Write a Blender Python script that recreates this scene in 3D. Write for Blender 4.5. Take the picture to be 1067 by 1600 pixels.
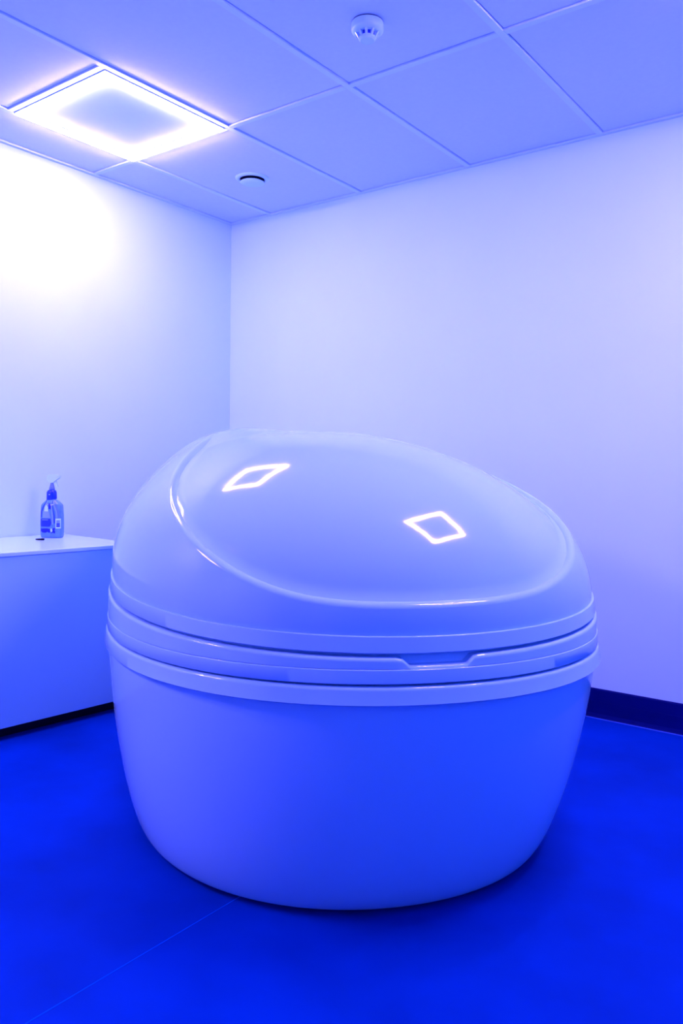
import bpy, bmesh, math, random
import numpy as np
from mathutils import Matrix, Vector

for o in list(bpy.data.objects):
    bpy.data.objects.remove(o, do_unlink=True)
scene = bpy.context.scene
COL = scene.collection

# ------------------------------------------------------------------ camera
CX, CY, CZ = 3.2693, -3.2467, 1.0105
YAW, PITCH, ROLL, FPX = -0.6472, -0.0528, 0.0169, 1236.6
f = Vector((math.sin(YAW)*math.cos(PITCH), math.cos(YAW)*math.cos(PITCH), math.sin(PITCH)))
r = Vector((math.cos(YAW), -math.sin(YAW), 0.0))
u = r.cross(f)
r2 = math.cos(ROLL)*r + math.sin(ROLL)*u
u2 = -math.sin(ROLL)*r + math.cos(ROLL)*u
cam_data = bpy.data.cameras.new('camera')
cam = bpy.data.objects.new('camera', cam_data)
COL.objects.link(cam)
m = Matrix(((r2.x, u2.x, -f.x, CX), (r2.y, u2.y, -f.y, CY), (r2.z, u2.z, -f.z, CZ), (0, 0, 0, 1)))
cam.matrix_world = m
cam_data.sensor_fit = 'VERTICAL'
cam_data.sensor_height = 24.0
cam_data.sensor_width = 16.0
cam_data.lens = FPX/1600.0*24.0
cam_data.clip_start = 0.05
cam_data.clip_end = 50
scene.camera = cam

# ------------------------------------------------------------------ world, exposure
world = bpy.data.worlds.new('world')
scene.world = world
world.use_nodes = True
world.node_tree.nodes['Background'].inputs['Color'].default_value = (0.0, 0.01, 0.06, 1)
world.node_tree.nodes['Background'].inputs['Strength'].default_value = 0.0
vs = scene.view_settings
vs.view_transform = 'Standard'
vs.look = 'None'
vs.gamma = 1.0
vs.use_curve_mapping = False
vs.exposure = 0.28

LAMP_COLOR = (1.75, 1.0, 3.75)
LAMP_STRENGTH = 100.0

# room
WID, DEP, H = 4.214, 5.24, 2.384

# ------------------------------------------------------------------ materials
def mat(name, color, rough=0.5, spec=0.5, metallic=0.0, coat=0.0, noise=None, bump=None, trans=0.0):
    mt = bpy.data.materials.new(name)
    mt.use_nodes = True
    nt = mt.node_tree
    b = nt.nodes['Principled BSDF']
    b.inputs['Base Color'].default_value = (*color, 1)
    b.inputs['Roughness'].default_value = rough
    b.inputs['Specular IOR Level'].default_value = spec
    b.inputs['Metallic'].default_value = metallic
    b.inputs['Coat Weight'].default_value = coat
    b.inputs['Coat Roughness'].default_value = 0.03
    b.inputs['Transmission Weight'].default_value = trans
    tc = nt.nodes.new('ShaderNodeTexCoord')
    if noise:
        scale, amt, detail = noise
        n = nt.nodes.new('ShaderNodeTexNoise')
        n.inputs['Scale'].default_value = scale
        n.inputs['Detail'].default_value = detail
        nt.links.new(tc.outputs['Object'], n.inputs['Vector'])
        ramp = nt.nodes.new('ShaderNodeMapRange')
        ramp.inputs['From Min'].default_value = 0.3
        ramp.inputs['From Max'].default_value = 0.7
        ramp.inputs['To Min'].default_value = 1-amt
        ramp.inputs['To Max'].default_value = 1+amt
        nt.links.new(n.outputs['Fac'], ramp.inputs['Value'])
        mx = nt.nodes.new('ShaderNodeVectorMath')
        mx.operation = 'SCALE'
        mx.inputs[0].default_value = color
        nt.links.new(ramp.outputs['Result'], mx.inputs['Scale'])
        nt.links.new(mx.outputs['Vector'], b.inputs['Base Color'])
    if bump:
        scale, strength, dist = bump
        n2 = nt.nodes.new('ShaderNodeTexNoise')
        n2.inputs['Scale'].default_value = scale
        n2.inputs['Detail'].default_value = 3
        nt.links.new(tc.outputs['Object'], n2.inputs['Vector'])
        bp = nt.nodes.new('ShaderNodeBump')
        bp.inputs['Strength'].default_value = strength
        bp.inputs['Distance'].default_value = dist
        nt.links.new(n2.outputs['Fac'], bp.inputs['Height'])
        nt.links.new(bp.outputs['Normal'], b.inputs['Normal'])
    return mt

def emit(name, color, strength):
    mt = bpy.data.materials.new(name)
    mt.use_nodes = True
    nt = mt.node_tree
    for n in list(nt.nodes):
        nt.nodes.remove(n)
    e = nt.nodes.new('ShaderNodeEmission')
    e.inputs['Color'].default_value = (*color, 1)
    e.inputs['Strength'].default_value = strength
    o = nt.nodes.new('ShaderNodeOutputMaterial')
    nt.links.new(e.outputs[0], o.inputs[0])
    return mt

M = {}
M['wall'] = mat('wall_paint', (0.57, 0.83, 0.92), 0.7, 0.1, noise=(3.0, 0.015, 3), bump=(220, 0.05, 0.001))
M['wall_back'] = mat('added_door_navy', (0.006, 0.07, 0.5), 0.6, 0.3, noise=(3.0, 0.02, 3))  # for the added door only
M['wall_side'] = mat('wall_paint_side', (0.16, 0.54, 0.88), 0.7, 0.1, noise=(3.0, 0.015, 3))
M['floor'] = mat('floor_vinyl', (0.0, 0.031, 0.30), 0.6, 0.02, noise=(3.0, 0.18, 7), bump=(90, 0.05, 0.001))
M['weld'] = mat('floor_weld', (0.0, 0.085, 0.55), 0.6, 0.02)
M['skirting'] = mat('skirting_vinyl', (0.0, 0.003, 0.10), 0.55, 0.05, noise=(9.0, 0.08, 3))
M['sealant'] = mat('sealant', (0.02, 0.07, 0.45), 0.4, 0.4)
M['tile'] = mat('ceiling_tile', (0.62, 0.76, 0.9), 0.85, 0.1, noise=(60, 0.015, 2), bump=(160, 0.06, 0.001))
M['grid'] = mat('ceiling_grid', (0.62, 0.82, 0.95), 0.45, 0.4, noise=(20, 0.01, 2))
M['void'] = mat('ceiling_void', (0.003, 0.006, 0.03), 0.9, 0.1, noise=(4, 0.1, 2))
M['pod'] = mat('gelcoat', (0.35, 0.61, 0.88), 0.09, 0.5, noise=(2.0, 0.006, 2))
M['pod_dark'] = mat('pod_gasket', (0.004, 0.01, 0.10), 0.5, 0.3, noise=(12, 0.05, 2))
M['white'] = mat('white_plastic', (0.50, 0.78, 0.92), 0.3, 0.5, noise=(30, 0.01, 2))
M['laminate'] = mat('white_laminate', (0.40, 0.74, 0.9), 0.28, 0.45, noise=(4, 0.01, 2))
M['top'] = mat('white_worktop', (0.58, 0.90, 0.95), 0.16, 0.5, noise=(6, 0.01, 2))
M['black'] = mat('black_plastic', (0.001, 0.002, 0.015), 0.5, 0.2, noise=(30, 0.05, 2))
M['emit'] = emit('led_diffuser', LAMP_COLOR, LAMP_STRENGTH)
M['emit_mid'] = emit('led_diffuser_mid', LAMP_COLOR, LAMP_STRENGTH*0.77)
M['emit_dim'] = emit('led_diffuser_dim', LAMP_COLOR, LAMP_STRENGTH*0.48)  # dimmed to soften the bright spot on the left wall
M['b_clear'] = mat('bottle_plastic', (0.10, 0.26, 0.85), 0.12, 0.5, noise=(40, 0.10, 2))
M['b_blue'] = mat('bottle_blue', (0.003, 0.03, 0.55), 0.3, 0.5, noise=(40, 0.05, 2))
M['b_navy'] = mat('bottle_navy', (0.001, 0.008, 0.28), 0.3, 0.5, noise=(40, 0.05, 2))
M['b_pale'] = mat('bottle_pale', (0.20, 0.34, 0.85), 0.3, 0.5, noise=(40, 0.04, 2))
M['b_grey'] = mat('bottle_grey', (0.12, 0.20, 0.55), 0.3, 0.5, noise=(40, 0.04, 2))

# ------------------------------------------------------------------ helpers
def link(name, mesh, m=None, parent=None, smooth=False):
    o = bpy.data.objects.new(name, mesh)
    COL.objects.link(o)
    if m is not None and not mesh.materials:
        mesh.materials.append(M[m] if isinstance(m, str) else m)
    if smooth:
        for p in mesh.polygons:
            p.use_smooth = True
    if parent is not None:
        o.parent = parent
    return o

def from_bm(name, bm, m, parent=None, smooth=False):
    bmesh.ops.recalc_face_normals(bm, faces=bm.faces)
    me = bpy.data.meshes.new(name)
    bm.to_mesh(me)
    bm.free()
    return link(name, me, m, parent, smooth)

def add_box(bm, x0, x1, y0, y1, z0, z1):
    v = [bm.verts.new(p) for p in ((x0,y0,z0),(x1,y0,z0),(x1,y1,z0),(x0,y1,z0),(x0,y0,z1),(x1,y0,z1),(x1,y1,z1),(x0,y1,z1))]
    for q in ((0,3,2,1),(4,5,6,7),(0,1,5,4),(1,2,6,5),(2,3,7,6),(3,0,4,7)):
        bm.faces.new([v[i] for i in q])
    return v

def box(name, x0, x1, y0, y1, z0, z1, m, parent=None, bevel=0.0, seg=2):
    bm = bmesh.new()
    add_box(bm, x0, x1, y0, y1, z0, z1)
    if bevel > 0:
        bmesh.ops.bevel(bm, geom=bm.edges[:], offset=bevel, segments=seg, affect='EDGES', profile=0.5)
    return from_bm(name, bm, m, parent)

def prism(name, pts, z0, z1, m, parent=None, bevel=0.0, seg=2):
    bm = bmesh.new()
    a = [bm.verts.new((x, y, z0)) for x, y in pts]
    b = [bm.verts.new((x, y, z1)) for x, y in pts]
    n = len(pts)
    bm.faces.new(a[::-1]); bm.faces.new(b)
    for i in range(n):
        bm.faces.new((a[i], a[(i+1) % n], b[(i+1) % n], b[i]))
    if bevel > 0:
        bmesh.ops.bevel(bm, geom=bm.edges[:], offset=bevel, segments=seg, affect='EDGES', profile=0.5)
    return from_bm(name, bm, m, parent)

def rings_mesh(name, rings, m, parent=None, smooth=True, cap_start=False, cap_end=False, closed_profile=False):
    """rings: list of (N,3) arrays, lofted; each ring is closed"""
    n = len(rings[0])
    verts = np.concatenate(rings).tolist()
    faces = []
    k = len(rings)
    idx = range(k) if closed_profile else range(k-1)
    for i in idx:
        j = (i+1) % k
        for q in range(n):
            p = (q+1) % n
            faces.append((i*n+q, i*n+p, j*n+p, j*n+q))
    if cap_start:
        faces.append(tuple(range(n))[::-1])
    if cap_end:
        faces.append(tuple(range((k-1)*n, k*n)))
    me = bpy.data.meshes.new(name)
    me.from_pydata(verts, [], faces)
    bm = bmesh.new(); bm.from_mesh(me)
    bmesh.ops.recalc_face_normals(bm, faces=bm.faces)
    bm.to_mesh(me); bm.free()
    return link(name, me, m, parent, smooth)

def lathe(name, prof, loc, m, parent=None, n=48, smooth=True, sx=1.0, sy=1.0):
    t = np.linspace(0, 2*np.pi, n, endpoint=False)
    rings = [np.stack([loc[0]+rr*sx*np.cos(t), loc[1]+rr*sy*np.sin(t), np.full(n, loc[2]+z)], 1) for rr, z in prof]
    o = rings_mesh(name, rings, m, parent, False, cap_start=prof[0][0] > 1e-6, cap_end=prof[-1][0] > 1e-6)
    if smooth:
        set_smooth(o, 35)
    return o

def set_smooth(o, deg):
    me = o.data
    for p in me.polygons:
        p.use_smooth = True
    bm = bmesh.new(); bm.from_mesh(me)
    lim = math.radians(deg)
    for e in bm.edges:
        if len(e.link_faces) == 2:
            e.smooth = e.calc_face_angle(0) < lim
    bm.to_mesh(me); bm.free()

def empty(name, loc, label, cat, group=None):
    o = bpy.data.objects.new(name, None)
    COL.objects.link(o)
    o.location = loc
    o.empty_display_size = 0.05
    o['label'] = label
    o['category'] = cat
    if group:
        o['group'] = group
    return o

def adopt(o, parent):
    """parent keeping world placement (meshes are built in world coordinates)"""
    o.parent = parent
    root = parent
    loc = Vector((0, 0, 0))
    while root is not None:
        loc += root.location
        root = root.parent
    o.location = -loc
    return o

def struct(o):
    o['kind'] = 'structure'
    return o

# ------------------------------------------------------------------ room shell
T = 0.12
floor = struct(box('floor', -T, WID+T, -DEP-T, T, -0.1, 0.0, 'floor'))
box('weld_seam', 1.9915, 1.9940, -DEP, 0, -0.002, 0.0005, 'weld', floor)
struct(box('wall_left', -T, 0, -DEP-T, T, 0, H+0.2, 'wall'))
struct(box('wall_back', 0, WID, 0, T, 0, H+0.2, 'wall'))
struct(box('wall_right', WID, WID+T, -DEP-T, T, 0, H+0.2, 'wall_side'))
struct(box('wall_front', 0, WID, -DEP-T, -DEP, 0, H+0.2, 'wall'))
# navy door behind the camera, added unseen to keep the pod's front dark
dr = struct(box('added_door', 2.30, 3.30, -DEP, -DEP+0.02, 0.0, 2.08, 'wall_back'))
for dx0, dx1, dz0, dz1 in ((2.23, 2.295, 0.0, 2.15), (3.305, 3.37, 0.0, 2.15), (2.2955, 3.3045, 2.085, 2.15)):
    box('added_door_frame', dx0, dx1, -DEP, -DEP+0.03, dz0, dz1, 'wall_back', dr, bevel=0.003, seg=1)
box('added_door_handle', 2.36, 2.48, -DEP+0.03, -DEP+0.055, 1.02, 1.04, 'black', dr, bevel=0.006)

# coved vinyl skirting: profile swept along each wall
def skirting(name, p0, p1, nrm):
    prof = [(0.0, 0.0), (0.020, 0.0), (0.013, 0.006), (0.0085, 0.018), (0.007, 0.045), (0.007, 0.068), (0.0062, 0.069), (0.007, 0.070), (0.006, 0.116), (0.003, 0.121), (0.0, 0.1215)]
    bm = bmesh.new()
    A = [bm.verts.new((p0[0]+nrm[0]*d, p0[1]+nrm[1]*d, z)) for d, z in prof]
    B = [bm.verts.new((p1[0]+nrm[0]*d, p1[1]+nrm[1]*d, z)) for d, z in prof]
    for i in range(len(prof)):
        j = (i+1) % len(prof)
        bm.faces.new((A[i], A[j], B[j], B[i]))
    bm.faces.new(A); bm.faces.new(B[::-1])
    o = struct(from_bm(name, bm, 'skirting'))
    bm = bmesh.new()
    d0 = nrm
    lo = [(0.020, 0.0), (0.024, 0.0), (0.0225, 0.0012), (0.018, 0.0022)]
    A = [bm.verts.new((p0[0]+nrm[0]*d, p0[1]+nrm[1]*d, z)) for d, z in lo]
    B = [bm.verts.new((p1[0]+nrm[0]*d, p1[1]+nrm[1]*d, z)) for d, z in lo]
    for i in range(len(lo)):
        j = (i+1) % len(lo)
        bm.faces.new((A[i], A[j], B[j], B[i]))
    bm.faces.new(A); bm.faces.new(B[::-1])
    from_bm('sealant_bead', bm, 'sealant', o)
    return o
skirting('baseboard_back', (0, 0), (WID, 0), (0, -1))
skirting('baseboard_left', (0, -DEP), (0, 0), (1, 0))
skirting('baseboard_right', (WID, -DEP), (WID, 0), (-1, 0))
skirting('baseboard_front', (0, -DEP), (2.22, -DEP), (0, 1))

# ceiling: near-black slab that puts shade into the tile gaps, T-bar grid, lay-in tiles
ceiling = struct(box('ceiling', -T, WID+T, -DEP-T, T, H+0.10, H+0.2, 'void'))
U = [0.0, 0.307, 0.907, 1.507, 2.107, 2.707, 3.307, 3.907, WID]
V = [0.0, 0.92, 2.12, 3.32, 4.52, DEP]
BW, RISE, GAP = 0.012, 0.0060, 0.0030
def bar(x0, x1, y0, y1):
    return box('grid_bar', x0, x1, y0, y1, H, H+0.02, 'grid', ceiling, bevel=0.0008, seg=1)
for x in U[1:-1]:
    bar(x-BW, x+BW, -DEP+0.02, -0.02)
lamp_cols = {1: (0.92, 3.32), 5: (0.92,)}
for i in range(len(U)-1):
    xa = U[i] + (0.02 if i == 0 else BW)
    xb = U[i+1] - (0.02 if i == len(U)-2 else BW)
    rows = list(V)
    if i in lamp_cols:
        rows = sorted(V + [v+0.6 for v in lamp_cols[i]])
    for v in rows[1:-1]:
        bar(xa, xb, -v-BW, -v+BW)
    for k in range(len(rows)-1):
        ya = -rows[k+1] + (0.02 if k == len(rows)-2 else BW)
        yb = -rows[k] - (0.02 if k == 0 else BW)
        if i in lamp_cols and rows[k] in lamp_cols[i]:
            continue
        box('ceiling_tile', xa+GAP, xb-GAP, ya+GAP, yb-GAP, H+RISE, H+RISE+0.015, 'tile', ceiling, bevel=0.0015, seg=1)
# wall angle trim
for nm, a in (('trim_1', (0, 0.02, -DEP, 0)), ('trim_2', (0.02, WID-0.02, -0.02, 0)), ('trim_3', (WID-0.02, WID, -DEP, 0)), ('trim_4', (0.02, WID-0.02, -DEP, -DEP+0.02))):
    t_ = struct(box(nm, a[0], a[1], a[2], a[3], H-0.001, H+0.022, 'grid', bevel=0.0008, seg=1))

# ------------------------------------------------------------------ ceiling lights
def frame_ring(name, cx, cy, h0, h1, z0, z1, m, parent, bevel=0.0):
    bm = bmesh.new()
    def sq(h, z):
        return [bm.verts.new((cx+sx*h, cy+sy*h, z)) for sx, sy in ((-1,-1),(1,-1),(1,1),(-1,1))]
    a, b, c, d = sq(h1, z0), sq(h1, z1), sq(h0, z1), sq(h0, z0)
    for p, q in ((a, b), (b, c), (c, d), (d, a)):
        for i in range(4):
            j = (i+1) % 4
            bm.faces.new((p[i], p[j], q[j], q[i]))
    if bevel:
        bmesh.ops.bevel(bm, geom=bm.edges[:], offset=bevel, segments=1, affect='EDGES')
    return from_bm(name, bm, m, parent)

def ceiling_light(cx, cy, label, m_emit='emit'):
    root = empty('ceiling_light', (cx, cy, H), label, 'ceiling light', 'square LED frame lights in the ceiling')
    parts = [
        frame_ring('outer_trim', cx, cy, 0.2815, 0.2875, H-0.004, H+0.016, 'white', None, 0.001),
        frame_ring('led_strip', cx, cy, 0.2555, 0.2805, H-0.013, H+0.010, m_emit, None, 0.003),
        frame_ring('inner_trim', cx, cy, 0.2500, 0.2545, H-0.004, H+0.012, 'white', None, 0.001),
        box('centre_panel', cx-0.2495, cx+0.2495, cy-0.2495, cy+0.2495, H-0.001, H+0.014, 'white', None),
    ]
    for p in parts:
        adopt(p, root)
    return root
ceiling_light(0.607, -1.22, 'glowing square LED frame light in the ceiling above the counter', 'emit_dim')
ceiling_light(0.607, -3.62, 'square LED frame light in the ceiling behind the viewer, lighting the pod from the left')
ceiling_light(3.007, -1.22, 'square LED frame light mirrored as the right diamond on the pod lid', 'emit_mid')

# ------------------------------------------------------------------ float pod
PCX, PCY, PA, PB, PH_, PN, PEGG = 1.6122935659, -1.1693074929, 1.1, 0.6519231235, -0.6677585204, 2.0498698522, 0.3036505697
GX, GY = -0.0606485, 0.0025925
LP = [0.4165321620884835, 0.5801868961281405, 0.8823526919946337, -0.007944829018573747, -0.03511589277513836, 0.2712528888399036, 0.7966925687165877, 0.4644383439461265, -0.00427005053544674, 0.9959437134553797, 0.4390204377390121, 0.06443876034828457, 0.12106851954073314, -0.05113321591790573, 2.0397348057848825, 0.5447140981913585, 0.016307459486319557, -0.15226862123639842, 0.04155496590797489, 0.3119895602869389, -0.06714362755553664, -0.08741946448177347]
Z1, Z2, Z3, Z4 = 0.73895, 0.69798, 0.60852, 0.57363
S1 = 0.9796249678*LP[9]

def plan(th):
    c, s = np.cos(th), np.sin(th)
    X = PA*np.sign(c)*np.abs(c)**(2/PN)
    Y = PB*np.sign(s)*np.abs(s)**(2/PN)*(1+PEGG*X/PA)
    return X, Y
def world(X, Y, Z):
    c, s = math.cos(PH_), math.sin(PH_)
    return np.stack([PCX+X*c-Y*s, PCY+X*s+Y*c, Z+0*X], -1)
def p_exp(th):
    return np.maximum(LP[1]+LP[10]*np.cos(th)+LP[11]*np.sin(th)+LP[20]*np.cos(2*th), 0.06)
def q_exp(th):
    return LP[2]+LP[12]*np.cos(th)+LP[13]*np.sin(th)+LP[21]*np.cos(2*th)
def dome(th, ph):
    X, Y = plan(th)
    X = X*S1; Y = Y*S1
    z0 = Z1+GX*X+GY*Y
    rr = np.cos(ph)**p_exp(th)
    w = np.sin(ph)**q_exp(th)
    w = w+0.25*np.sin(2*ph)**2*(LP[16]+LP[17]*np.cos(th)+LP[18]*np.sin(th)+LP[19]*np.cos(2*th))
    Xl = X*rr+LP[3]*w
    drop = 0.28*np.clip(-Xl-0.05, 0, 1.2)**2*np.clip(w, 0, 1)   # falls away towards the hinge end
    return Xl, Y*rr+LP[4]*w, z0*(1-w)+(Z1+LP[0])*w-drop
_tt = np.linspace(-np.pi, np.pi, 4001)
_px, _py = plan(_tt)
_dir = np.unwrap(np.arctan2(_py, _px))
def invert(x, y):
    """plan position -> (theta, phi) on the dome"""
    w = np.full_like(x, 0.6)
    for _ in range(60):
        xs, ys = (x-LP[3]*w)/S1, (y-LP[4]*w)/S1
        th = np.interp(np.arctan2(ys, xs), _dir, _tt)
        X, Y = plan(th)
        rr = np.clip(np.hypot(xs, ys)/np.hypot(X, Y), 0, 1)
        ph = np.arccos(np.clip(rr**(1/p_exp(th)), 0, 1))
        wn = np.sin(ph)**q_exp(th)+0.25*np.sin(2*ph)**2*(LP[16]+LP[17]*np.cos(th)+LP[18]*np.sin(th)+LP[19]*np.cos(2*th))
        w = 0.5*w+0.5*wn
    return th, ph
def hatch(al, lam):
    c, s = np.cos(al), np.sin(al)
    mm = LP[14]
    xx = np.sign(c)*np.abs(c)**(2/mm); yy = np.sign(s)*np.abs(s)**(2/mm)
    return LP[5]+lam*LP[6]*xx, LP[8]+lam*LP[7]*yy*(1+LP[15]*xx)

pod = empty('float_pod', (PCX, PCY, 0), 'large white glossy egg-shaped float pod standing in the middle of the floor', 'float pod')
NA = 360
TH = np.linspace(0, 2*np.pi, NA, endpoint=False)+1e-4
RX, RY = plan(TH)
def ring(s, z, tilt=True, shift=0.0, n=None):
    X, Y = RX*s+shift, RY*s
    zz = np.full_like(X, z) if np.isscalar(z) else z
    return world(X, Y, zz + ((GX*RX*0.985+GY*RY*0.985) if tilt else 0))

# ---- tub body
tub_rings = []
s0, st, bm_, bk, zb, sh0 = 0.8680, 0.9900, 1.6008, 1.3199, 0.0141, -0.0342
us = np.concatenate([[0, .0015, .004, .01, .02, .04], np.linspace(.07, 1, 30)])
tub_rings.append(ring(s0-0.05, zb+0.004, False, sh0))
tub_rings.append(ring(s0-0.015, zb+0.001, False, sh0))
for uu in us:
    s = s0+(st-s0)*(1-(1-uu)**bm_)**(1/bk)
    tub_rings.append(ring(s, zb+(0.548-zb)*uu, False, sh0*(1-uu)))
tub = rings_mesh('tub', tub_rings, 'pod', None, True, cap_start=True, cap_end=True)
adopt(tub, pod)
def band(name, prof, tilt, mname='pod', par=None, zfun=None, deg=50):
    rr = []
    for s, z in prof:
        zz = z if zfun is None else zfun(s, z)
        rr.append(ring(s, zz, tilt))
    o = rings_mesh(name, rr, mname, None, True, closed_profile=True)
    set_smooth(o, deg)
    adopt(o, par)
    return o
pl = rings_mesh('plinth', [ring(0.80, 0.0, False, sh0), ring(0.80, 0.03, False, sh0)], 'pod_dark', None, True, cap_start=True, cap_end=True)
adopt(pl, pod)
# lower flange L4..L5
def rounded(s_in, s_top, s_bot, z_top, z_bot, rs=0.006, rz=0.006):
    """profile of a band: rounded top outer edge, small bottom bevel"""
    pr = [(s_in, z_top)]
    for k in range(6):
        a = math.pi/2*(1-k/5)
        pr.append((s_top-rs+rs*math.cos(a), z_top-rz+rz*math.sin(a)))
    pr += [(s_bot, z_bot+0.002), (s_bot-0.002, z_bot), (s_in, z_bot)]
    return pr
band('lower_flange', rounded(0.95, 1.000, 1.006, Z4+0.001, 0.5375, 0.009, 0.009), False, 'pod', tub)
band('middle_band', rounded(0.95, 0.9945, 0.9960, Z3+0.0005, Z4+0.0055, 0.003, 0.002), False, 'pod', tub)
# upper rim with the finger notch at the front
loc_y = RY
def notch(depth=0.0165):
    w = np.where(np.cos(TH) > 0, np.abs(loc_y-NOTCH_Y), 9)
    e = np.clip((NOTCH_HALF-w)/0.018, 0, 1)
    return depth*(e*e*(3-2*e))
NOTCH_Y, NOTCH_HALF = 0.0, 0.083
tiltz = GX*RX*0.985+GY*RY*0.985
def rim_z(s, z):
    # z is a fraction: 1 at the (tilted) top, 0 at L3
    top = Z2+tiltz-notch()
    bot = np.full_like(RX, Z3+0.0015)
    d, base = z
    return (top-d) if base == 't' else (bot+d)
pr = [(0.955, (0.0, 't'))]
for k in range(7):
    a = math.pi/2*(1-k/6)
    pr.append((0.9915-0.009+0.009*math.cos(a), (0.009-0.009*math.sin(a), 't')))
pr += [(0.9925, (0.0, 'b')), (0.955, (0.0, 'b'))]
rr = [world(RX*s, RY*s, rim_z(s, z)) for s, z in pr]
o = rings_mesh('upper_rim', rr, 'pod', None, True, closed_profile=True)
set_smooth(o, 50)
adopt(o, tub)
# recessed core seen in the grooves and behind the notch
o = rings_mesh('seam_core', [world(RX*0.968, RY*0.968, np.full_like(RX, 0.55)), world(RX*0.968, RY*0.968, Z1-0.01+tiltz)], 'pod', None, True, cap_start=True, cap_end=True)
adopt(o, tub)

# ---- lid
AL = np.linspace(0, 2*np.pi, NA, endpoint=False)+1e-4
hx, hy = hatch(AL, 1.0)
hth, hph = invert(hx, hy)
hth = np.unwrap(hth)
def surf(th, ph):
    return world(*dome(th, ph))
def normals(th, ph):
    e = 1e-4
    Q = surf(th, ph)
    n = np.cross(surf(th+e, ph)-Q, surf(th, np.minimum(ph+e, 1.5707))-Q)
    ln = np.linalg.norm(n, axis=-1, keepdims=True)
    return n/np.maximum(ln, 1e-15)
def hz(x, y):
    th, ph = invert(x, y)
    return dome(th, ph)[2]
def surf_normals(x, y, th, ph):
    n1 = normals(th, ph)
    e = 0.004
    zx = (hz(x+e, y)-hz(x-e, y))/(2*e); zy = (hz(x, y+e)-hz(x, y-e))/(2*e)
    c_, s_ = math.cos(PH_), math.sin(PH_)
    n2 = np.stack([-(zx*c_-zy*s_), -(zx*s_+zy*c_), np.ones_like(zx)], 1)
    n2 /= np.linalg.norm(n2, axis=1, keepdims=True)
    xw = (np.clip((np.hypot(x, y)-0.45)/0.3, 0, 1)*np.clip((x-0.05)/0.25, 0, 1))[:, None]
    n1 = n1*np.sign((n1*n2).sum(1))[:, None]
    nn = n1*xw+n2*(1-xw)
    return nn/np.linalg.norm(nn, axis=1, keepdims=True)
shell = []
NS = 48
r_rim = np.cos(hph)**p_exp(hth)
# rings evenly spaced along the surface between the base line and the hatch rim
fine = np.linspace(0, 1, 240)[:, None]
ph_lin = fine*hph[None, :]
r_lin = 1-fine*(1-r_rim[None, :])
ph_rad = np.arccos(np.clip(r_lin**(1/p_exp(hth)[None, :]), 0, 1))
ph_all = np.minimum(np.sort(np.concatenate([ph_lin, ph_rad]), axis=0), hph[None, :])
pts = surf(np.broadcast_to(hth[None, :], ph_all.shape), ph_all)
arc = np.concatenate([np.zeros((1, NA)), np.cumsum(np.linalg.norm(np.diff(pts, axis=0), axis=2), axis=0)])
ph_even = np.stack([np.interp(np.linspace(0, arc[-1, j], NS+1), arc[:, j], ph_all[:, j]) for j in range(NA)], 1)
ph_even[-1] = hph
for k in range(NS+1):
    shell.append(surf(hth, ph_even[k]))
R_ = shell[-1]
Nn = surf_normals(hx, hy, hth, hph)
Tn = np.roll(R_, -1, 0)-np.roll(R_, 1, 0)
Tn /= np.linalg.norm(Tn, axis=1, keepdims=True)
Bi = np.cross(Nn, Tn)
ctr = world(np.array([LP[5]]), np.array([LP[8]]), np.array([1.2]))[0]
flip = np.sign(((ctr-R_)*Bi).sum(1))
Bi = Bi*np.median(flip)
D = 0.021
# the step dies away towards the hinge end
fade = np.clip((1.135-R_[:, 2:3])/0.06, 0, 1)
fade = fade*fade*(3-2*fade)
for bx_, dn in ((0.003, 0.0004), (0.007, 0.002), (0.011, 0.0055), (0.0135, 0.0098), (0.015, 0.0145), (0.016, 0.022)):
    shell.append(R_+Bi*bx_-Nn*(dn*fade+(1-fade)*0.005*bx_/0.016))
lid = rings_mesh('lid', shell, 'pod', None, True)
adopt(lid, pod)
panel = []
lams = np.concatenate([np.linspace(1.0, .985, 9), np.linspace(.982, .93, 16), np.linspace(.92, .02, 42)])
for lm_ in lams:
    x, y = hatch(AL, lm_)
    th, ph = invert(x, y)
    P = surf(th, ph)
    nn = surf_normals(x, y, th, ph)
    dd = np.clip(np.linalg.norm(P-R_, axis=1)/0.048, 0, 1)[:, None]
    q_ = np.clip((np.linalg.norm(P-R_, axis=1)[:, None]-0.02)/0.34, 0, 1)
    feff = fade+(1-fade)*q_*q_*(3-2*q_)
    panel.append(P-nn*feff*(0.006+(D-0.006)*(1-(1-dd)**2)))
lp_ = rings_mesh('lid_panel', panel, 'pod', None, True, cap_end=True)
adopt(lp_, lid)
o = band('lid_band', rounded(0.94, 0.9815, 0.9865, Z1+0.0005, Z2+0.0070, 0.0025, 0.002), True, 'pod', lid)

# ------------------------------------------------------------------ counter on the left wall
cnt = empty('counter', (0.3, -1.8, 0), 'low white counter along the left wall with a thin pale worktop', 'counter')
TOPZ = 0.692
Y0 = -2.75
fx = lambda y: 0.615+(y+1.137)*0.055
def quad(inset_f, inset_e, xback=0.004):
    ye = lambda x: -1.085-inset_e-0.087*x
    xf = fx(-1.137)-inset_f
    return [(xback, Y0), (fx(Y0)-inset_f, Y0), (xf, ye(xf)), (xback, ye(xback))]
adopt(prism('worktop', quad(0, 0), TOPZ-0.016, TOPZ, 'top', None, bevel=0.003), cnt)
q = quad(0.006, 0.006)
adopt(prism('cabinet_body', [(0.01, Y0+0.01), (q[1][0]-0.02, Y0+0.01), (q[2][0]-0.02, q[2][1]), (0.01, q[3][1])], 0.06, TOPZ-0.0165, 'laminate', None, bevel=0.002), cnt)
adopt(prism('front_panel', [(q[1][0]-0.0195, Y0), (q[1][0], Y0), (q[2][0], q[2][1]), (q[2][0]-0.0195, q[2][1])], 0.046, TOPZ-0.0165, 'laminate', None, bevel=0.002), cnt)
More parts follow.
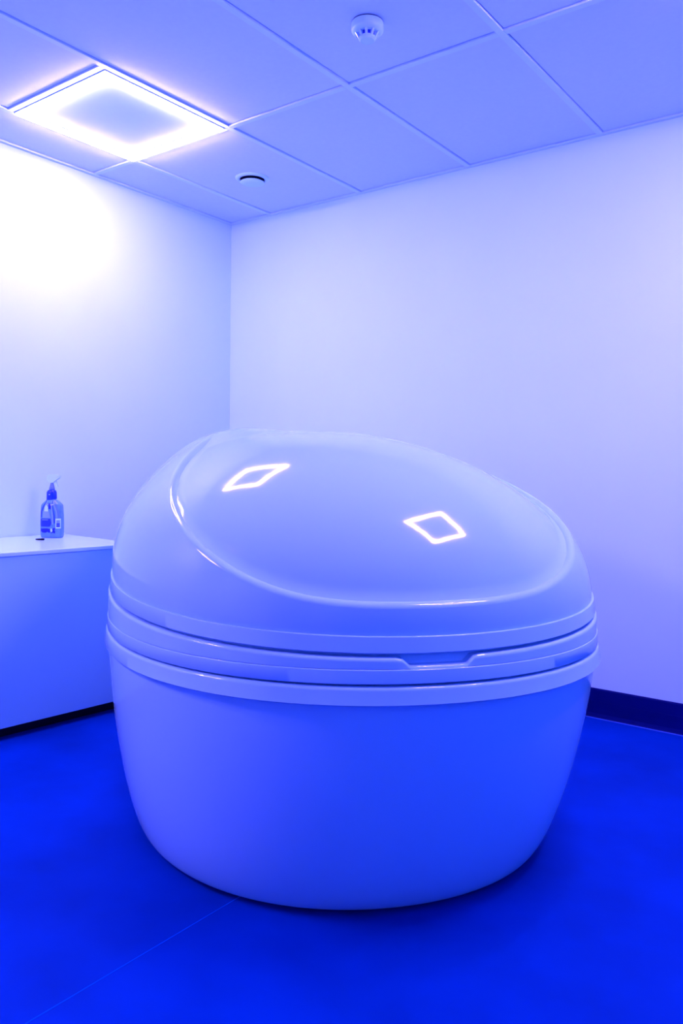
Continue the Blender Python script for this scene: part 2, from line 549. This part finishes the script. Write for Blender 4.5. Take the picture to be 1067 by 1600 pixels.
adopt(prism('plinth', [(0.03, Y0+0.03), (q[1][0]-0.05, Y0+0.03), (q[2][0]-0.05, q[2][1]-0.05), (0.03, q[3][1]-0.05)], 0.0, 0.0595, 'black', None), cnt)

# ------------------------------------------------------------------ spray bottle
BX, BY, BZ = 0.150, -1.235, TOPZ
bot = empty('spray_bottle', (BX, BY, BZ), 'blue and white trigger spray bottle standing on the counter', 'spray bottle')
YB = math.radians(-20)
def bworld(x, y, z):
    # local x: width as seen by the camera, local y: towards the viewer
    rx, ry = math.cos(YAW), -math.sin(YAW)
    ax = YB*0
    fxx, fyy = -math.sin(YAW), -math.cos(YAW)
    return np.stack([BX+x*rx+y*fxx, BY+x*ry+y*fyy, BZ+z+0*x], -1)
NB = 64
tb = np.linspace(0, 2*np.pi, NB, endpoint=False)
def sect(hw, hd, z, n=3.2, off=0.0, tilt=0.0):
    c, s = np.cos(tb), np.sin(tb)
    x = hw*np.sign(c)*np.abs(c)**(2/n)+off
    y = hd*np.sign(s)*np.abs(s)**(2/n)
    return bworld(x, y, z+tilt*x)
BODY = [(.0, .020, .0), (.038, .026, .0), (.0440, .030, .002), (.0470, .0325, .007), (.0480, .033, .025), (.0485, .033, .060), (.0475, .033, .100), (.0460, .032, .132), (.0450, .031, .142), (.0425, .030, .147), (.0330, .024, .157), (.0225, .0185, .1665), (.0195, .017, .168)]
def body_half(z):
    zs = [b[2] for b in BODY[1:]]
    return np.interp(z, zs, [b[0] for b in BODY[1:]]), np.interp(z, zs, [b[1] for b in BODY[1:]])
o = rings_mesh('bottle_body', [sect(max(a, .002), b, z) for a, b, z in BODY], 'b_clear', None, True, cap_start=True, cap_end=True)
adopt(o, bot)
body_o = o
def patch(name, pts, m, lift=0.0008):
    """flat print on the front of the bottle: outline in (x, z) mapped onto the body surface"""
    def onb(x, z, l):
        hw, hd = body_half(z)
        n = 3.2
        y = hd*np.clip(1-np.clip(np.abs(x)/hw, 0, 1)**n, 0, 1)**(1/n)+l
        return y
    bm = bmesh.new()
    xs = [p[0] for p in pts]; zs = [p[1] for p in pts]
    f = [bm.verts.new((x, 0, z)) for x, z in pts]
    bm.faces.new(f)
    for k in range(1, 9):
        xx = min(xs)+(max(xs)-min(xs))*k/9
        bmesh.ops.bisect_plane(bm, geom=bm.verts[:]+bm.edges[:]+bm.faces[:], plane_co=(xx, 0, 0), plane_no=(1, 0, 0))
    for k in range(1, 5):
        zz = min(zs)+(max(zs)-min(zs))*k/5
        bmesh.ops.bisect_plane(bm, geom=bm.verts[:]+bm.edges[:]+bm.faces[:], plane_co=(0, 0, zz), plane_no=(0, 0, 1))
    top = {}
    for v in bm.verts:
        x, z = v.co.x, v.co.z
        p = bworld(np.array([x]), np.array([onb(x, z, lift)]), np.array([z]))[0]
        top[v] = p
    for v, p in top.items():
        v.co = Vector(p.tolist())
    ext = bmesh.ops.extrude_face_region(bm, geom=bm.faces[:])
    back = Vector((math.sin(YAW), math.cos(YAW), 0))*(lift+0.001)
    for g in ext['geom']:
        if isinstance(g, bmesh.types.BMVert):
            g.co += back
    o = from_bm(name, bm, m, None)
    adopt(o, body_o)
    return o
def rectp(x0, x1, z0, z1):
    return [(x0, z0), (x1, z0), (x1, z1), (x0, z1)]
# stripes of the printed sleeve fanning up to the neck
for x0, x1, xt0, xt1, z0, z1, m in (
    (-.043, -.036, -.018, -.0145, .090, .163, 'b_blue'), (-.031, -.027, -.0125, -.0105, .090, .163, 'b_pale'),
    (.010, .0155, .003, .0055, .060, .163, 'b_pale'), (.0185, .0235, .0075, .0095, .065, .163, 'b_blue'),
    (.027, .034, .0115, .0145, .088, .163, 'b_pale'), (.0375, .0415, .0165, .0185, .088, .163, 'b_grey')):
    patch('sleeve_stripe', [(x0, z0), (x1, z0), (x1*.9+xt1*.1, z0+.35*(z1-z0)), (xt1, z1), (xt0, z1), (x0*.9+xt0*.1, z0+.35*(z1-z0))], m, 0.0006)
patch('sleeve_patch', [(-.004, .128), (.005, .126), (.006, .138), (.000, .152), (-.006, .152)], 'b_navy', 0.0009)
patch('cone_print', [(-.032, .088), (.004, .088), (-.005, .120), (-.009, .138), (-.015, .144), (-.022, .138), (-.024, .120)], 'b_pale', 0.0009)
patch('cone_tip', [(-.023, .117), (-.006, .117), (-.008, .136), (-.012, .144), (-.018, .143), (-.022, .134)], 'white', 0.0012)
bd = patch('badge', [(-.043, .058), (-.040, .050), (.001, .050), (.006, .058), (.008, .068), (.004, .085), (-.041, .085), (-.044, .072)], 'b_blue', 0.0010)
patch('badge_line', rectp(-.034, -.007, .0785, .0810), 'b_pale', 0.0014)
patch('foot_print', [(-.045, .025), (-.038, .029), (-.033, .024), (-.018, .023), (-.008, .028), (-.005, .024), (.002, .024), (.004, .040), (-.012, .043), (-.040, .041)], 'b_navy', 0.0010)
patch('leaf_print', [(.006, .020), (.014, .024), (.023, .020), (.025, .029), (.021, .034), (.025, .042), (.018, .046), (.013, .040), (.009, .028)], 'b_navy', 0.0010)
patch('flower_print', [(.004, .030), (.009, .026), (.013, .031), (.011, .040), (.006, .043), (.003, .037)], 'white', 0.0012)
patch('code_panel', rectp(.0255, .0450, .042, .086), 'white', 0.0008)
for z0, z1, m in ((.066, .079, 'b_pale'), (.058, .0655, 'b_blue'), (.049, .057, 'b_navy')):
    patch('code_block', rectp(.029, .0425, z0, z1), m, 0.0012)
# collar, cone, trigger head
o = rings_mesh('collar', [sect(.0205, .0185, .166, 2.6, -.002, .25), sect(.0215, .019, .169, 2.6, -.002, .22), sect(.0208, .0185, .199, 2.4, -.002), sect(.0175, .0160, .2075, 2.2, -.0015), sect(.0135, .0130, .210, 2, -.001)], 'b_blue', None, True, cap_start=True, cap_end=True)
set_smooth(o, 40); adopt(o, bot); col_o = o
for z0, x0, x1 in ((.195, -.017, -.010), (.189, -.017, -.003), (.183, -.017, -.009)):
    t2 = np.linspace(x0, x1, 5)
    yy = 0.0192*np.sqrt(np.clip(1-(t2/.0235)**2, 0, 1))+.0004
    v = np.concatenate([bworld(t2, yy, np.full(5, z0)), bworld(t2, yy, np.full(5, z0+.0028)), bworld(t2, yy-.002, np.full(5, z0)), bworld(t2, yy-.002, np.full(5, z0+.0028))])
    fs = []
    for i in range(4):
        fs += [(i, i+1, i+6, i+5), (i+10, i+15, i+16, i+11), (i, i+10, i+11, i+1), (i+5, i+6, i+16, i+15)]
    fs += [(0, 5, 15, 10), (4, 14, 19, 9)]
    me = bpy.data.meshes.new('collar_print'); me.from_pydata(v.tolist(), [], fs)
    adopt(link('collar_print', me, 'white'), col_o)
o = rings_mesh('cone', [sect(.0130, .0125, .2100, 2, -.001), sect(.0110, .0105, .221, 2, -.001), sect(.0065, .0075, .238, 2, -.001), sect(.004, .006, .252, 2, -.001)], 'b_grey', None, True, cap_start=True, cap_end=True)
adopt(o, bot)
head = [(-.0195, .2490), (-.0215, .2600), (-.0195, .2700), (-.012, .2780), (.016, .2790), (.0285, .2765), (.0335, .2680), (.0325, .2610), (.022, .2580), (.0150, .2500), (.0065, .2420), (-.0060, .2410), (-.0110, .2450)]
def slab(name, pts, half, m, parent, bev=0.0015):
    bm = bmesh.new()
    a = [bm.verts.new(bworld(np.array([x]), np.array([half]), np.array([z]))[0].tolist()) for x, z in pts]
    b = [bm.verts.new(bworld(np.array([x]), np.array([-half]), np.array([z]))[0].tolist()) for x, z in pts]
    n = len(pts)
    bm.faces.new(a); bm.faces.new(b[::-1])
    for i in range(n):
        bm.faces.new((a[i], b[i], b[(i+1) % n], a[(i+1) % n]))
    bmesh.ops.bevel(bm, geom=[e for e in bm.edges], offset=bev, segments=2, affect='EDGES')
    o = from_bm(name, bm, m, None)
    set_smooth(o, 40)
    adopt(o, parent)
    return o
slab('spray_head', head, .0085, 'white', bot)
slab('nozzle', [(.0320, .2625), (.0385, .2635), (.0385, .2735), (.0320, .2745)], .006, 'white', bot, 0.001)
slab('trigger', [(.0135, .2520), (.0190, .2530), (.0205, .2420), (.0235, .2310), (.0285, .2225), (.0255, .2200), (.0200, .2260), (.0165, .2380)], .0045, 'white', bot, 0.001)

# ------------------------------------------------------------------ small black things on / at the counter
def ccap(name, p, q, rad, m, loc_label, cat):
    p = np.array(p); q = np.array(q); d = q-p; L = np.linalg.norm(d); d = d/L
    side = np.cross(d, [0, 0, 1]); side /= np.linalg.norm(side); up = np.cross(side, d)
    t = np.linspace(0, 2*np.pi, 16, endpoint=False)
    rings = []
    for k, (s, rr) in enumerate(((0, .45), (.004, .8), (.012, 1), (L*.62, 1), (L*.63, 1.12), (L-.004, 1.1), (L, .8))):
        rings.append(p+d*s+(np.cos(t)[:, None]*side+np.sin(t)[:, None]*up)*rad*rr)
    o = rings_mesh(name, rings, m, None, True, cap_start=True, cap_end=True)
    set_smooth(o, 45)
    o['label'] = loc_label
    o['category'] = cat
    return o
ccap('marker_cap', (0.226, -1.364, TOPZ+.0046), (0.249, -1.336, TOPZ+.0046), .0040, 'black', 'short thin black stick lying on the worktop by the spray bottle', 'stick')
lt = box('latch', fx(-1.225)-0.006, fx(-1.225)+0.006, -1.232, -1.218, 0.648, 0.672, 'black', None, bevel=0.002)
adopt(lt, cnt)

# ------------------------------------------------------------------ smoke detector
SX, SY = 1.795, -1.205
zc = H+RISE
sd = empty('smoke_detector', (SX, SY, zc), 'round white smoke detector fixed to the ceiling tile', 'smoke detector')
adopt(lathe('base_gasket', [(.0485, 0), (.0485, -.003), (.040, -.003)], (SX, SY, zc), 'pod_dark', None), sd)
hs = lathe('housing', [(.040, -.003), (.0495, -.003), (.0500, -.005), (.0500, -.022), (.0490, -.026), (.0440, -.031), (.0385, -.0335), (.030, -.0335)], (SX, SY, zc), 'white', None)
adopt(hs, sd)
adopt(lathe('sensor_chamber', [(.026, -.030), (.0255, -.045), (.022, -.047)], (SX, SY, zc), 'b_blue', None), sd)
capo = lathe('sensor_cap', [(.026, -.0440), (.0275, -.0455), (.0265, -.050), (.0215, -.0545), (.0195, -.0545), (.0188, -.0538), (.0, -.0545)], (SX, SY, zc), 'white', None)
adopt(capo, sd)
fin_me = None
for k in range(10):
    a = 2*math.pi*k/10+0.2
    if fin_me is None:
        bm = bmesh.new()
        pts = [(.0225, -.033), (.0385, -.033), (.0355, -.0375), (.0285, -.0485), (.0225, -.0495)]
        A = [bm.verts.new((x, .0035, z)) for x, z in pts]; B = [bm.verts.new((x, -.0035, z)) for x, z in pts]
        bm.faces.new(A); bm.faces.new(B[::-1])
        for i in range(5):
            bm.faces.new((A[i], B[i], B[(i+1) % 5], A[(i+1) % 5]))
        bmesh.ops.recalc_face_normals(bm, faces=bm.faces)
        fin_me = bpy.data.meshes.new('fin'); bm.to_mesh(fin_me); bm.free()
        fin_me.materials.append(M['white'])
    o = bpy.data.objects.new('fin', fin_me); COL.objects.link(o)
    o.parent = sd; o.rotation_euler = (0, 0, a)

# ------------------------------------------------------------------ round air valve
VX, VY = 0.590, -0.450
av = empty('air_valve', (VX, VY, zc), 'round white air valve with a dark gap in the ceiling', 'air valve')
adopt(lathe('flange', [(.058, .012), (.058, -.002), (.060, -.007), (.066, -.009), (.074, -.007), (.080, -.002), (.081, .0)], (VX, VY, zc), 'white', None), av)
adopt(lathe('throat', [(.0575, -.0005), (.0575, -.0002), (.0, -.0002)], (VX, VY, zc), 'void', None), av)
adopt(lathe('disc', [(.0, -.012), (.030, -.013), (.052, -.016), (.0575, -.019), (.058, -.021), (.054, -.0235), (.030, -.027), (.0, -.028)], (VX, VY, zc), 'white', None), av)
adopt(lathe('spindle', [(.008, -.0002), (.008, -.014)], (VX, VY, zc), 'white', None, n=16), av)
